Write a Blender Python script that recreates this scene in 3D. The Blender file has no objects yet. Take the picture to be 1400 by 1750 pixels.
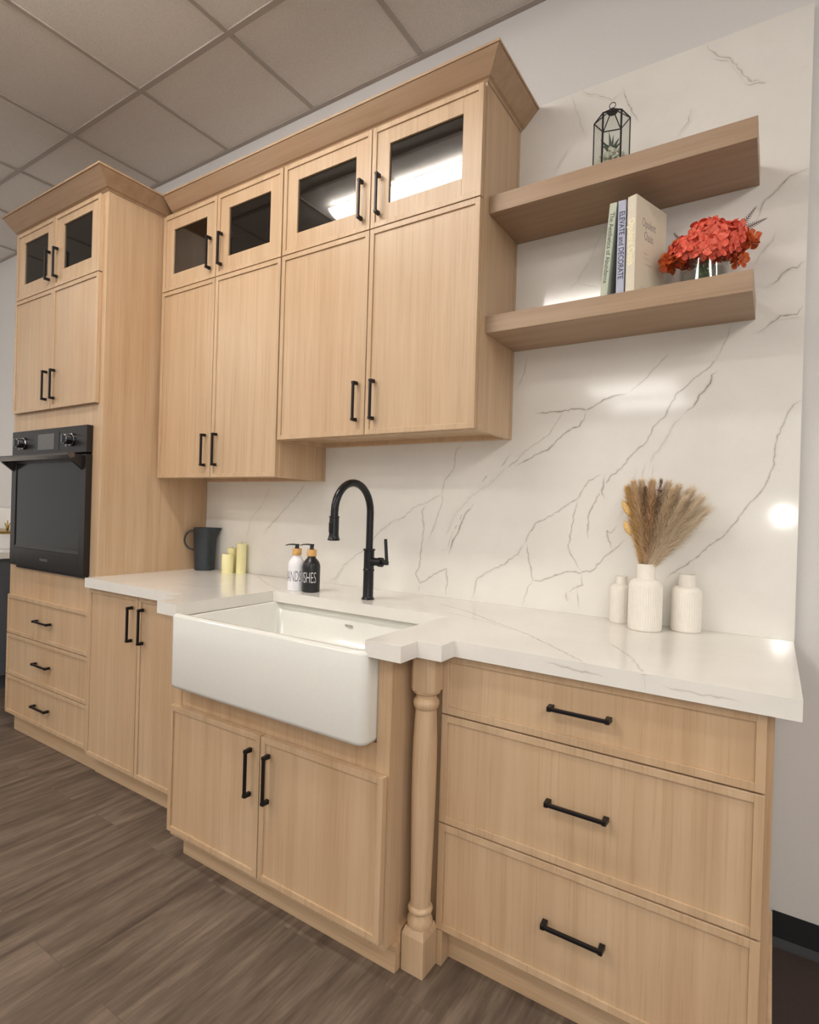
import bpy, bmesh, math, random
from mathutils import Vector, Matrix

S = 0.0254            # everything below is written in inches
random.seed(7)
scene = bpy.context.scene
COL = scene.collection

# ------------------------------------------------------------------ camera
cam_d = bpy.data.cameras.new('camera')
cam = bpy.data.objects.new('camera', cam_d)
COL.objects.link(cam)
R_ = Vector((0.83883769, 0.54358137, 0.02950615))
U_ = Vector((-0.02669597, -0.01306065, 0.99955827))
F_ = Vector((-0.54372663, 0.83925485, -0.00355567))
m = Matrix(((R_.x, U_.x, -F_.x), (R_.y, U_.y, -F_.y), (R_.z, U_.z, -F_.z))).to_4x4()
m.translation = Vector((103.9445, -79.0248, 49.9024)) * S
cam.matrix_world = m
cam_d.sensor_fit = 'VERTICAL'
cam_d.sensor_height = 24.0
cam_d.lens = 24.0 * 962.69 / 1750.0
cam_d.clip_start = 0.02
scene.camera = cam

# ------------------------------------------------------------------ world, exposure
w = bpy.data.worlds.new('world'); scene.world = w; w.use_nodes = True
bg = w.node_tree.nodes['Background']
bg.inputs[0].default_value = (1.0, 0.975, 0.95, 1); bg.inputs[1].default_value = 0.55
scene.view_settings.view_transform = 'Standard'
scene.view_settings.look = 'None'
scene.view_settings.gamma = 1.0
scene.view_settings.use_curve_mapping = False
scene.view_settings.exposure = 0.2
LAMP_POWER = 33.0
LAMP_COLOR = (1.0, 0.96, 0.90)
# the phone's own small lamp, beside its lens (its mirror image shows in the glossy slab)
fl = bpy.data.lights.new('phone_torch', 'AREA'); fl.shape = 'DISK'; fl.size = 1.6 * S
fl.energy = 2.6; fl.color = (1.0, 0.97, 0.92)
flo = bpy.data.objects.new('phone_torch', fl); COL.objects.link(flo)
flo.matrix_world = m.copy(); flo.location = Vector((105.8, -79.2, 51.1)) * S

# ------------------------------------------------------------------ materials
def srgb(r, g, b):
    f = lambda c: ((c / 255 + 0.055) / 1.055) ** 2.4 if c > 10 else c / 255 / 12.92
    return (f(r), f(g), f(b), 1)

class NT:
    def __init__(s, name):
        s.m = bpy.data.materials.new(name); s.m.use_nodes = True
        s.t = s.m.node_tree; s.p = s.t.nodes['Principled BSDF']
    def n(s, typ, **kw):
        nd = s.t.nodes.new(typ)
        for k, v in kw.items():
            if isinstance(k, str) and hasattr(nd, k): setattr(nd, k, v)
        return nd
    def l(s, a, b): s.t.links.new(a, b)
    def coords(s, scale, kind='Object', rnd=True):
        tc = s.n('ShaderNodeTexCoord'); src = tc.outputs[kind]
        if rnd:
            oi = s.n('ShaderNodeObjectInfo'); mul = s.n('ShaderNodeVectorMath', operation='SCALE')
            cmb = s.n('ShaderNodeCombineXYZ')
            for i in range(3): s.l(oi.outputs['Random'], cmb.inputs[i])
            s.l(cmb.outputs[0], mul.inputs[0]); mul.inputs['Scale'].default_value = 7.3
            add = s.n('ShaderNodeVectorMath', operation='ADD')
            s.l(src, add.inputs[0]); s.l(mul.outputs[0], add.inputs[1]); src = add.outputs[0]
        mp = s.n('ShaderNodeMapping'); mp.inputs['Scale'].default_value = scale
        s.l(src, mp.inputs['Vector']); return mp.outputs[0]
    def noise(s, vec, scale=1, detail=4, rough=0.55):
        nd = s.n('ShaderNodeTexNoise'); s.l(vec, nd.inputs['Vector'])
        nd.inputs['Scale'].default_value = scale; nd.inputs['Detail'].default_value = detail
        nd.inputs['Roughness'].default_value = rough
        return nd.outputs['Fac']
    def ramp(s, fac, stops):
        r = s.n('ShaderNodeValToRGB'); s.l(fac, r.inputs[0]); e = r.color_ramp.elements
        while len(e) < len(stops): e.new(0.5)
        for el, (p, c) in zip(e, stops): el.position = p; el.color = c
        return r.outputs[0]
    def mix(s, fac, a, b, mode='MIX'):
        x = s.n('ShaderNodeMix', data_type='RGBA', blend_type=mode)
        for i, v in ((0, fac), (6, a), (7, b)):
            if isinstance(v, bpy.types.NodeSocket): s.l(v, x.inputs[i])
            else: x.inputs[i].default_value = v
        return x.outputs[2]
    def base(s, c):
        if isinstance(c, bpy.types.NodeSocket): s.l(c, s.p.inputs['Base Color'])
        else: s.p.inputs['Base Color'].default_value = c
        return s
    def set(s, **kw):
        names = dict(rough='Roughness', metal='Metallic', coat='Coat Weight', coatr='Coat Roughness', spec='Specular IOR Level',
                     emit='Emission Strength', sss='Subsurface Weight', sheen='Sheen Weight')
        for k, v in kw.items(): s.p.inputs[names[k]].default_value = v
        return s
    def bump(s, h, strength=0.1, dist=0.001):
        b = s.n('ShaderNodeBump'); b.inputs['Strength'].default_value = strength
        b.inputs['Distance'].default_value = dist
        s.l(h, b.inputs['Height']); s.l(b.outputs[0], s.p.inputs['Normal']); return s

def plain(name, c, rough=0.5, vary=0.06, scale=60, **kw):
    t = NT(name); v = t.coords((scale,) * 3, rnd=False); f = t.noise(v, 1, 3)
    dark = tuple(x * (1 - vary) for x in c[:3]) + (1,); light = tuple(min(1, x * (1 + vary)) for x in c[:3]) + (1,)
    t.base(t.ramp(f, [(0.3, dark), (0.7, light)])).set(rough=rough, **kw)
    return t.m

def wood(name, axis, tint=(1, 1, 1), rough=0.38):
    t = NT(name)
    fine = {'z': (150, 150, 3.2), 'x': (3.2, 150, 150)}[axis]
    mid = {'z': (26, 26, 0.9), 'x': (0.9, 26, 26)}[axis]
    a = t.noise(t.coords(fine), 1, 3, 0.6); b = t.noise(t.coords(mid), 1, 3, 0.6)
    c = t.noise(t.coords((2.2, 2.2, 1.6)), 1, 2)
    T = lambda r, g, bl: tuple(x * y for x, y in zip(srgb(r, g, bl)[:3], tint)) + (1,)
    col = t.ramp(b, [(0.25, T(189, 159, 126)), (0.5, T(199, 170, 137)), (0.75, T(208, 180, 148))])
    grain = t.ramp(a, [(0.34, (0.80, 0.765, 0.72, 1)), (0.47, (1, 1, 1, 1)), (0.8, (1.0, 1.0, 1.0, 1))])
    col = t.mix(0.5, col, grain, 'MULTIPLY')
    blot = t.ramp(c, [(0.3, (0.96, 0.90, 0.84, 1)), (0.6, (1, 1, 1, 1))])
    col = t.mix(0.8, col, blot, 'MULTIPLY')
    t.base(col).set(rough=rough, spec=0.45).bump(a, 0.10, 0.0006)
    return t.m

def marble(name, vein=False, gold=False, rough=0.10):
    t = NT(name)
    v = t.coords((1, 1, 1), 'Object', rnd=False)
    cl = t.noise(v, 2.4, 5, 0.6)
    col = t.ramp(cl, [(0.30, srgb(224, 220, 212)), (0.62, srgb(238, 234, 227))])
    sp = t.noise(v, 420, 2)
    col = t.mix(0.25, col, t.ramp(sp, [(0.35, srgb(222, 218, 211)), (0.6, srgb(240, 237, 231))]))
    if vein:
        uv = t.n('ShaderNodeUVMap'); sep = t.n('ShaderNodeSeparateXYZ'); t.l(uv.outputs[0], sep.inputs[0])
        ab = t.n('ShaderNodeMath', operation='ABSOLUTE'); t.l(sep.outputs[1], ab.inputs[0])
        wob = t.noise(v, 70, 3, 0.7)
        w1 = t.n('ShaderNodeMapRange'); t.l(wob, w1.inputs[0])
        for i, x in ((1, 0.3), (2, 0.75), (3, 0.12), (4, 0.62)): w1.inputs[i].default_value = x
        core = t.n('ShaderNodeMapRange', interpolation_type='SMOOTHSTEP')
        t.l(ab.outputs[0], core.inputs[0]); core.inputs[1].default_value = 0.0; t.l(w1.outputs[0], core.inputs[2])
        core.inputs[3].default_value = 1; core.inputs[4].default_value = 0
        halo = t.n('ShaderNodeMapRange', interpolation_type='SMOOTHSTEP'); t.l(ab.outputs[0], halo.inputs[0])
        halo.inputs[1].default_value = 0.1; halo.inputs[2].default_value = 1; halo.inputs[3].default_value = 0.22; halo.inputs[4].default_value = 0
        mul = t.n('ShaderNodeMath', operation='MULTIPLY'); t.l(core.outputs[0], mul.inputs[0]); t.l(sep.outputs[0], mul.inputs[1])
        mx = t.n('ShaderNodeMath', operation='MAXIMUM'); t.l(mul.outputs[0], mx.inputs[0])
        m2 = t.n('ShaderNodeMath', operation='MULTIPLY'); t.l(halo.outputs[0], m2.inputs[0]); t.l(sep.outputs[0], m2.inputs[1])
        t.l(m2.outputs[0], mx.inputs[1])
        col = t.mix(mx.outputs[0], col, srgb(176, 140, 84) if gold else srgb(142, 132, 119))
    t.base(col).set(rough=rough, spec=0.5)
    return t.m

WV = wood('oak_vertical', 'z'); WH = wood('oak_horizontal', 'x')
WS = wood('oak_shelf', 'x', (0.70, 0.69, 0.73), 0.5)
WC = wood('oak_crown_shaded', 'x', (0.76, 0.73, 0.74), 0.5)  # same oak, its colour darkened for the shade on the down-facing crown
MB_, MV, MG = marble('marble'), marble('marble_vein', True), marble('marble_gold_vein', True, True)
MCT, MCV = marble('countertop_marble', rough=0.09), marble('countertop_vein', True, rough=0.09)
BLK = plain('black_metal', srgb(26, 23, 25), 0.38, metal=0.4)
FAUC = plain('matte_black_faucet', srgb(28, 29, 31), 0.28, metal=0.3)
PAINT = plain('wall_paint', srgb(214, 211, 208), 0.85, 0.02, 300)
CERAM = plain('fireclay', srgb(231, 230, 223), 0.14, 0.01, coat=0.5)
VASE = plain('bisque_white', srgb(236, 230, 219), 0.75, 0.02)
OVEN = plain('black_stainless', srgb(58, 54, 53), 0.36, 0.04, metal=0.7)
OVENG = plain('oven_glass', srgb(34, 34, 31), 0.16, 0.03, spec=0.28)
CHROME = plain('polished_knob', srgb(130, 130, 134), 0.16, 0.02, metal=1.0)
WAX = plain('ivory_wax', srgb(244, 236, 180), 0.5, 0.02, sss=0.0)
ENAM = plain('charcoal_enamel', srgb(54, 60, 66), 0.38, 0.12, 40, metal=0.25)
BAMB = plain('bamboo', srgb(218, 170, 104), 0.5, 0.08, 90)
WHT = plain('white_plastic', srgb(240, 238, 240), 0.3, 0.01)
BLKP = plain('black_plastic', srgb(34, 33, 34), 0.35, 0.03)
GREY = plain('slate_grey_paint', srgb(84, 88, 94), 0.5, 0.03)
GOLD = plain('brushed_gold', srgb(172, 140, 70), 0.35, 0.08, metal=0.8)
RUB = plain('black_rubber_base', srgb(30, 30, 34), 0.55, 0.05)
INTER = plain('cabinet_interior', srgb(150, 122, 90), 0.6, 0.04)

def glass(name, tint, gl=0.0, ior=1.5):
    t = NT(name); t.t.nodes.remove(t.p)
    out = t.t.nodes['Material Output']
    tr = t.n('ShaderNodeBsdfTransparent'); tr.inputs[0].default_value = tint
    gs = t.n('ShaderNodeBsdfGlossy'); gs.inputs['Roughness'].default_value = 0.03
    lw = t.n('ShaderNodeLayerWeight'); pw = t.n('ShaderNodeMath', operation='POWER'); pw.inputs[1].default_value = 4.5
    t.l(lw.outputs['Facing'], pw.inputs[0]); ad = t.n('ShaderNodeMath', operation='MULTIPLY_ADD')
    t.l(pw.outputs[0], ad.inputs[0]); ad.inputs[1].default_value = .55; ad.inputs[2].default_value = .035 + gl
    mx = t.n('ShaderNodeMixShader'); t.l(ad.outputs[0], mx.inputs[0]); t.l(tr.outputs[0], mx.inputs[1]); t.l(gs.outputs[0], mx.inputs[2])
    t.l(mx.outputs[0], out.inputs[0]); return t.m
GLD = glass('shade_tinted_cabinet_glass', (0.30, 0.27, 0.24, 1), 0.10)  # grey tint stands in for the shade inside the unlit cabinets
GLC = glass('clear_glass', (0.93, 0.95, 0.94, 1), 0.02)

def tile_mat():
    t = NT('acoustic_tile'); v = t.coords((1, 1, 1), rnd=False); a = t.noise(v, 260, 4, 0.7); b = t.noise(v, 1.3, 2)
    c = t.mix(0.6, t.ramp(b, [(0.3, srgb(216, 210, 204)), (0.7, srgb(228, 223, 217))]), t.ramp(a, [(0.38, srgb(198, 191, 184)), (0.52, srgb(233, 228, 222))]))
    t.base(c).set(rough=0.95).bump(a, 0.3, 0.002); return t.m
TILE = tile_mat(); TBAR = plain('grid_bar_paint', srgb(176, 166, 158), 0.6, 0.02)

def floor_mat():
    t = NT('vinyl_plank'); v = t.coords((1, 1, 1), rnd=False)
    mp = t.n('ShaderNodeMapping'); mp.inputs['Rotation'].default_value = (0, 0, math.pi / 2); t.l(v, mp.inputs[0])
    br = t.n('ShaderNodeTexBrick'); t.l(mp.outputs[0], br.inputs['Vector'])
    br.offset = 0.37; br.inputs['Scale'].default_value = 1.0
    br.inputs['Brick Width'].default_value = 48 * S; br.inputs['Row Height'].default_value = 7 * S
    br.inputs['Mortar Size'].default_value = 0.0009; br.inputs['Mortar Smooth'].default_value = 0.3; br.inputs['Bias'].default_value = 0.0
    br.inputs['Color1'].default_value = (0, 0, 0, 1); br.inputs['Color2'].default_value = (1, 1, 1, 1); br.inputs['Mortar'].default_value = (0.3, 0.3, 0.3, 1)
    cmb = t.n('ShaderNodeVectorMath', operation='MULTIPLY_ADD'); t.l(br.outputs[0], cmb.inputs[0]); cmb.inputs[1].default_value = (5, 5, 5); t.l(v, cmb.inputs[2])
    m1 = t.n('ShaderNodeMapping'); m1.inputs['Scale'].default_value = (26, 2.6, 1); t.l(cmb.outputs[0], m1.inputs[0])
    m2 = t.n('ShaderNodeMapping'); m2.inputs['Scale'].default_value = (110, 9, 1); t.l(cmb.outputs[0], m2.inputs[0])
    a = t.noise(m1.outputs[0], 1, 5, 0.65); b = t.noise(m2.outputs[0], 1, 4, 0.7)
    c = t.ramp(a, [(0.28, srgb(80, 69, 60)), (0.5, srgb(108, 94, 82)), (0.72, srgb(138, 123, 108))])
    c = t.mix(0.6, c, t.ramp(b, [(0.3, (0.62, 0.6, 0.58, 1)), (0.55, (1, 1, 1, 1))]), 'MULTIPLY')
    c = t.mix(0.5, c, t.ramp(br.outputs[0], [(0.0, (0.78, 0.76, 0.76, 1)), (1.0, (1.12, 1.1, 1.08, 1))]), 'MULTIPLY')
    c = t.mix(br.outputs['Fac'], c, srgb(96, 80, 67))
    t.base(c).set(rough=0.42, spec=0.35).bump(b, 0.12, 0.0006); return t.m
FLOOR = floor_mat(); DKFLR = plain('dark_floor', srgb(58, 46, 43), 0.95, 0.25, 400)

# ------------------------------------------------------------------ mesh helpers (inches)
class M:
    def __init__(s): s.v = []; s.f = []; s.mi = []; s.uv = {}
    def quad(s, pts, mi=0):
        i = len(s.v); s.v += [tuple(p) for p in pts]; s.f.append(tuple(range(i, i + len(pts)))); s.mi.append(mi); return s
    def box(s, x0, x1, y0, y1, z0, z1, mi=0):
        x0, x1 = sorted((x0, x1)); y0, y1 = sorted((y0, y1)); z0, z1 = sorted((z0, z1))
        i = len(s.v)
        s.v += [(x0, y0, z0), (x1, y0, z0), (x1, y1, z0), (x0, y1, z0), (x0, y0, z1), (x1, y0, z1), (x1, y1, z1), (x0, y1, z1)]
        for f in ((0, 3, 2, 1), (4, 5, 6, 7), (0, 1, 5, 4), (1, 2, 6, 5), (2, 3, 7, 6), (3, 0, 4, 7)):
            s.f.append(tuple(i + k for k in f)); s.mi.append(mi)
        return s
    def prism(s, poly, z0, z1, mi=0, axis='z'):
        n = len(poly); i = len(s.v)
        P = {'z': lambda a, b, c: (a, b, c), 'x': lambda a, b, c: (c, a, b), 'y': lambda a, b, c: (a, c, b)}[axis]
        s.v += [P(a, b, z0) for a, b in poly] + [P(a, b, z1) for a, b in poly]
        s.f.append(tuple(i + k for k in range(n))[::-1]); s.f.append(tuple(i + n + k for k in range(n))); s.mi += [mi, mi]
        for k in range(n):
            k2 = (k + 1) % n; s.f.append((i + k, i + k2, i + n + k2, i + n + k)); s.mi.append(mi)
        return s
    def lathe(s, c, prof, seg=40, mi=0, rfun=None, cap=True):
        cx, cy, cz = c; i = len(s.v)
        for r, z in prof:
            for k in range(seg):
                a = 2 * math.pi * k / seg; rr = r * (rfun(a, z) if rfun else 1)
                s.v.append((cx + rr * math.cos(a), cy + rr * math.sin(a), cz + z))
        for j in range(len(prof) - 1):
            for k in range(seg):
                k2 = (k + 1) % seg
                s.f.append((i + j * seg + k, i + j * seg + k2, i + (j + 1) * seg + k2, i + (j + 1) * seg + k)); s.mi.append(mi)
        if cap:
            s.f.append(tuple(i + k for k in range(seg))[::-1]); s.mi.append(mi)
            e = i + (len(prof) - 1) * seg; s.f.append(tuple(e + k for k in range(seg))); s.mi.append(mi)
        return s
    def tube(s, pts, r, seg=12, mi=0, cap=True):
        pts = [Vector(p) for p in pts]; n = len(pts); rr = r if isinstance(r, (list, tuple)) else [r] * n
        i = len(s.v); up = None
        for j, p in enumerate(pts):
            t = (pts[min(j + 1, n - 1)] - pts[max(j - 1, 0)]).normalized()
            if up is None: up = Vector((0, 0, 1)) if abs(t.z) < 0.9 else Vector((1, 0, 0))
            a = t.cross(up).normalized(); b = a.cross(t).normalized(); up = b
            for k in range(seg):
                an = 2 * math.pi * k / seg; q = p + (a * math.cos(an) + b * math.sin(an)) * rr[j]; s.v.append(tuple(q))
        for j in range(n - 1):
            for k in range(seg):
                k2 = (k + 1) % seg
                s.f.append((i + j * seg + k2, i + j * seg + k, i + (j + 1) * seg + k, i + (j + 1) * seg + k2)); s.mi.append(mi)
        if cap:
            s.f.append(tuple(i + k for k in range(seg))); s.mi.append(mi)
            e = i + (n - 1) * seg; s.f.append(tuple(e + k for k in range(seg))[::-1]); s.mi.append(mi)
        return s
    def cyl(s, a, b, r, seg=24, mi=0): return s.tube([a, b], r, seg, mi)
    def ball(s, c, r, mi=0, seg=10, rings=7):
        rx, ry, rz = r if isinstance(r, tuple) else (r, r, r); i = len(s.v)
        s.v.append((c[0], c[1], c[2] - rz))
        for j in range(1, rings):
            ph = -math.pi / 2 + math.pi * j / rings
            for k in range(seg):
                a = 2 * math.pi * k / seg
                s.v.append((c[0] + rx * math.cos(ph) * math.cos(a), c[1] + ry * math.cos(ph) * math.sin(a), c[2] + rz * math.sin(ph)))
        s.v.append((c[0], c[1], c[2] + rz)); top = len(s.v) - 1
        for k in range(seg):
            k2 = (k + 1) % seg; s.f.append((i, i + 1 + k2, i + 1 + k)); s.mi.append(mi)
            b = i + 1 + (rings - 2) * seg; s.f.append((b + k, b + k2, top)); s.mi.append(mi)
            for j in range(rings - 2):
                q = i + 1 + j * seg; s.f.append((q + k, q + k2, q + seg + k2, q + seg + k)); s.mi.append(mi)
        return s
    def build(s, name, mats, parent=None, loc=None, bevel=0, smooth=False, seg=2, recalc=False):
        """vertices are world inches; loc = origin in world inches (defaults to the parent's origin)"""
        po = parent['_o'] if parent is not None and '_o' in parent else (0, 0, 0)
        o3 = tuple(loc) if loc is not None else tuple(po)
        me = bpy.data.meshes.new(name)
        me.from_pydata([((x - o3[0]) * S, (y - o3[1]) * S, (z - o3[2]) * S) for x, y, z in s.v], [], s.f)
        if not isinstance(mats, (list, tuple)): mats = [mats]
        for mm in mats: me.materials.append(mm)
        me.polygons.foreach_set('material_index', s.mi)
        if s.uv:
            ul = me.uv_layers.new(name='UVMap')
            for p in me.polygons:
                for li, vi in zip(p.loop_indices, p.vertices): ul.data[li].uv = s.uv.get(vi, (0, 1))
        if recalc:
            bm = bmesh.new(); bm.from_mesh(me); bmesh.ops.recalc_face_normals(bm, faces=bm.faces); bm.to_mesh(me); bm.free()
        if smooth: me.polygons.foreach_set('use_smooth', [True] * len(me.polygons))
        me.update()
        o = bpy.data.objects.new(name, me); COL.objects.link(o)
        if parent is not None: o.parent = parent
        o.location = tuple((a - b) * S for a, b in zip(o3, po)); o['_o'] = o3
        if bevel:
            b = o.modifiers.new('bevel', 'BEVEL'); b.width = bevel * S; b.segments = seg; b.limit_method = 'ANGLE'; b.angle_limit = math.radians(40)
        if smooth == 'auto':
            me.polygons.foreach_set('use_smooth', [True] * len(me.polygons))
            e = o.modifiers.new('edges', 'EDGE_SPLIT'); e.split_angle = math.radians(38)
        return o

def thing(name, loc, label, cat, group=None):
    o = bpy.data.objects.new(name, None); COL.objects.link(o); o.empty_display_size = 0.05
    o.location = tuple(c * S for c in loc); o['_o'] = tuple(loc)
    return tag(o, label, cat, group)
def tag(o, label, cat, group=None):
    o['label'] = label; o['category'] = cat
    if group: o['group'] = group
    return o
def struct(o): o['kind'] = 'structure'; return o

# ------------------------------------------------------------------ the room
CZ = 125.75; WY = 0.75
XL, XR, YF = -230, 260, -400
def room():
    struct(M().box(XL, XR, YF, 20, -4, 0).build('floor', FLOOR))
    struct(M().box(105.0, 170, -60, WY, 0, 0.12).build('floor.001', DKFLR))  # thin darker floor panel right of the drawer cabinet
    struct(M().box(XL, XR, WY, WY + 5, 0, CZ + 4).build('wall_back', PAINT))
    c = M()
    c.box(XL, XR, YF, WY + 5, CZ + 0.2, CZ + 4, 0)
    x = 52.46 + 24.4 * 9
    while x > XL:
        c.box(x - .4, x + .4, YF, WY, CZ - 0.02, CZ + .3, 1); x -= 24.4
    y = -19.75
    while y > YF:
        c.box(XL, XR, y - .47, y + .47, CZ - 0.05, CZ + .3, 1); y -= 24.4
    c.box(XL, XR, WY - .9, WY, CZ - 0.06, CZ + .3, 1)
    struct(c.build('ceiling', [TILE, TBAR]))
    b = M(); b.prism([(WY, 0.1), (WY, 4.0), (WY - .12, 4.0), (WY - .14, 1.0), (WY - .5, 0.35), (WY - .62, 0.1)], 105.0, XR, axis='x')
    struct(b.build('baseboard_back', RUB, recalc=True))
room()

# ------------------------------------------------------------------ ceiling lights
EM = NT('lamp_diffuser'); EM.p.inputs['Emission Color'].default_value = LAMP_COLOR + (1,)
EM.base((0.9, 0.9, 0.9, 1)).set(emit=LAMP_POWER, rough=0.6)
lights = [(8, 56, -54.5, 'nearest to the glass doors of the tall wall cabinets'), (-130, -82, -106, 'added fill over the far left end, past the oven'),
          (176, 224, -54.5, 'added fill over the far right end of the room'), (-76, -28, -160, 'added fill left of centre, before the third row'),
          (-76, -28, -213, 'added fill left of centre, before the fourth row'), (150, 198, -106, 'added fill at the right, second from the slab wall'),
          (150, 198, -160, 'added fill at the right, third from the slab wall'), (150, 198, -213, 'added fill at the right, fourth from the slab wall'),
          (150, 198, -267, 'added fill at the right, farthest from the slab wall'), (8, 56, -118, 'in the second row, centre'),
          (8, 56, -267, 'in the centre, second from last row'), (8, 56, -320, 'in the centre, last row')]
for x0, x1, y, d in lights:  # fixtures left and right of the centre column are unseen, added for their light
    t = thing('ceiling_light', ((x0 + x1) / 2, y, CZ - 2.6), 'long white wraparound ceiling light, ' + d, 'ceiling light', 'wraparound ceiling lights')
    hb = M(); hb.box(x0, x1, y - 2.2, y + 2.2, CZ - 1.0, CZ - .08); hb.build('housing', WHT, t, bevel=.1)
    e = M(); pr = [(y + 3.3 * math.cos(a), CZ - 1.0 - 1.4 * math.sin(a)) for a in [math.pi * k / 10 for k in range(11)]]
    e.prism(pr, x0 + .3, x1 - .3, axis='x'); e.build('diffuser', EM.m, t, recalc=True)

# ------------------------------------------------------------------ cabinet parts
def pull_mesh():
    p = M()
    for z in (-2.74, 2.74): p.prism([(0.0, z - .27), (0.0, z + .27), (-.85, z + .22), (-1.08, z + .20), (-1.08, z - .20), (-.85, z - .22)], -.24, .24, axis='x')
    p.box(-.17, .17, -1.07, -.72, -2.75, 2.75)
    return p
_pull = None
def pull(parent, x, yf, z, horiz=False):
    global _pull
    po = parent['_o']
    if _pull is None:
        _pull = pull_mesh().build('handle', BLK, None, loc=(0, 0, 0), bevel=.05, recalc=True); o = _pull
    else:
        o = _pull.copy(); COL.objects.link(o)
    o.parent = parent; o.location = tuple((a - b) * S for a, b in zip((x, yf, z), po)); o['_o'] = (x, yf, z)
    if horiz: o.rotation_euler = (0, math.pi / 2, 0)
    return o

def front(parent, name, x0, x1, yf, z0, z1, hole=None, rim=.75, g=.06, th=.8):
    """slim shaker door or drawer front"""
    g = .085; x0 += g; x1 -= g; z0 += g; z1 -= g; yb = yf + th; d = yf + .22
    b = M()
    b.box(x0, x0 + rim, yf, yb, z0, z1); b.box(x1 - rim, x1, yf, yb, z0, z1)
    b.box(x0 + rim, x1 - rim, yf, yb, z0, z0 + rim); b.box(x0 + rim, x1 - rim, yf, yb, z1 - rim, z1)
    if hole:
        hx0, hx1, hz0, hz1 = hole; r = rim
        b.box(x0 + r, hx0, d, yb - .05, z0 + r, z1 - r); b.box(hx1, x1 - r, d, yb - .05, z0 + r, z1 - r)
        b.box(hx0, hx1, d, yb - .05, z0 + r, hz0); b.box(hx0, hx1, d, yb - .05, hz1, z1 - r)
    else:
        b.box(x0 + rim, x1 - rim, d, yb - .05, z0 + rim, z1 - rim)
    o = b.build(name, WV, parent, loc=((x0 + x1) / 2, yf + .4, (z0 + z1) / 2), bevel=.035)
    if hole:
        hx0, hx1, hz0, hz1 = hole
        M().box(hx0 - .2, hx1 + .2, yf + .5, yf + .62, hz0 - .2, hz1 + .2).build('glass_pane', GLD, o)
    return o

def cabinet_box(b, x0, x1, yf, yb, z0, z1, t=.7, openz=()):
    b.box(x0, x0 + t, yf, yb, z0, z1); b.box(x1 - t, x1, yf, yb, z0, z1)
    b.box(x0 + t, x1 - t, yb - .4, yb, z0, z1)
    return b

UF, UC = -12.45, -11.65
TF, TC = -23.92, -23.10
DF = -24.78; SF, SC = -30.53, -29.66
CB, CT = 34.3, 36.0

# --- upper wall cabinets
def upper(x0, x1, xm, zb, label, xl, xr, open_end):
    t = thing('wall_cabinet', ((x0 + x1) / 2, -6, zb), label, 'wall cabinet', 'pair of tall wall cabinets')
    b = M(); zt = 107.2
    b.box(x0 + .02, x0 + .72, UC, -.02, zb, zt)
    if open_end:
        b.box(x1 - .72, x1, UC, -1.0, zb, zt); b.box(x1 - .72, x1 - .12, -1.0, -.02, zb, zt)
        b.box(x1 - .12, x1, -.85, -.02, zb, zt)
    else: b.box(x1 - .72, x1 - .02, UC, -.02, zb, zt)
    b.box(x0 + .72, x1 - .72, UC, UC + .8, zb, zb + 1.2)
    b.box(x0 + .72, x1 - .72, -1.2, -.02, zb, zb + 1.2)
    b.box(x0 + .72, x1 - .72, UC + .8, -1.2, zb + .7, zb + 1.3)
    b.box(x0 + .72, x1 - .72, -.5, -.02, zb + 1.2, zt)
    b.box(x0 + .72, x1 - .72, UC, -.5, 91.1, 91.8)
    b.box(x0 + .72, x1 - .72, UC, -.5, 106.2, zt)
    b.build('body', WV, t, bevel=.03)
    for a, c, side in ((xl, xm, -1), (xm, xr, 1)):
        d = front(t, 'door', a, c, UF, zb, 91.44)
        pull(d, xm + side * 1.6, UF, zb + 5.1)
        d = front(t, 'glass_door', a, c, UF, 91.44, 106.44, hole=(a + 3.1, c - 3.1, 94.7, 103.4))
        pull(d, xm + side * 1.6, UF, 96.1)
    return t
upper(0.05, 33.95, 17.0, 54.72, 'tall pale oak wall cabinet hung lower, beside the oven tower', 0.73, 33.85, True)
upper(33.97, 70.62, 52.29, 60.85, 'wide pale oak wall cabinet hung higher, with the open shelves on its right', 33.97, 70.54, True)

# --- crowns
def crown(name, loc, x0, x1, yf, px, py, ret_left, ret_right, label, yend=-.02, xin=None):
    """cove-face moulding, mitred at its outer corner(s)"""
    zb, zm, zt = 106.75, 109.25, 109.6
    b = M(); xa = x0 - (px if ret_left else 0); xb = x1 + (px if ret_right else 0)
    ring = []
    def prof(k):  # (outset fraction, z)
        return [(0.02, zb), (.10, zb + .28), (.22, zb + .45), (.93, zm - .1), (.93, zm), (1, zm), (1, zt), (0.0, zt)][k]
    n = 8
    for k in range(n):
        f, z = prof(k); fx = f * px; fy = f * py
        row = []
        row.append((x0 - (fx if ret_left else 0), yend, z) if ret_left else None)
        row.append((x0 - (fx if ret_left else 0), yf - fy, z))
        row.append((x1 + (fx if ret_right else 0), yf - fy, z))
        row.append((x1 + (fx if ret_right else 0), yend, z) if ret_right else None)
        ring.append([p for p in row if p])
    i0 = len(b.v)
    L = len(ring[0])
    for r in ring: b.v += r
    for k in range(n - 1):
        for j in range(L - 1):
            a = i0 + k * L + j; b.f.append((a, a + 1, a + L + 1, a + L)); b.mi.append(0)
    b.box(x0 + .02, x1 - .02, yf + .02, yend, zt - .25, zt - .01)
    o = b.build(name, WC, None, loc=loc, recalc=False)
    bm = bmesh.new(); bm.from_mesh(o.data); bmesh.ops.recalc_face_normals(bm, faces=bm.faces); bm.to_mesh(o.data); bm.free()
    return tag(o, label, 'crown moulding')
crown('crown_molding', (35, -6, 106.75), 2.9, 70.62, UC, 2.76, 2.63, False, True, 'long sloped oak crown moulding over the two wall cabinets, ending at the marble')
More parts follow.
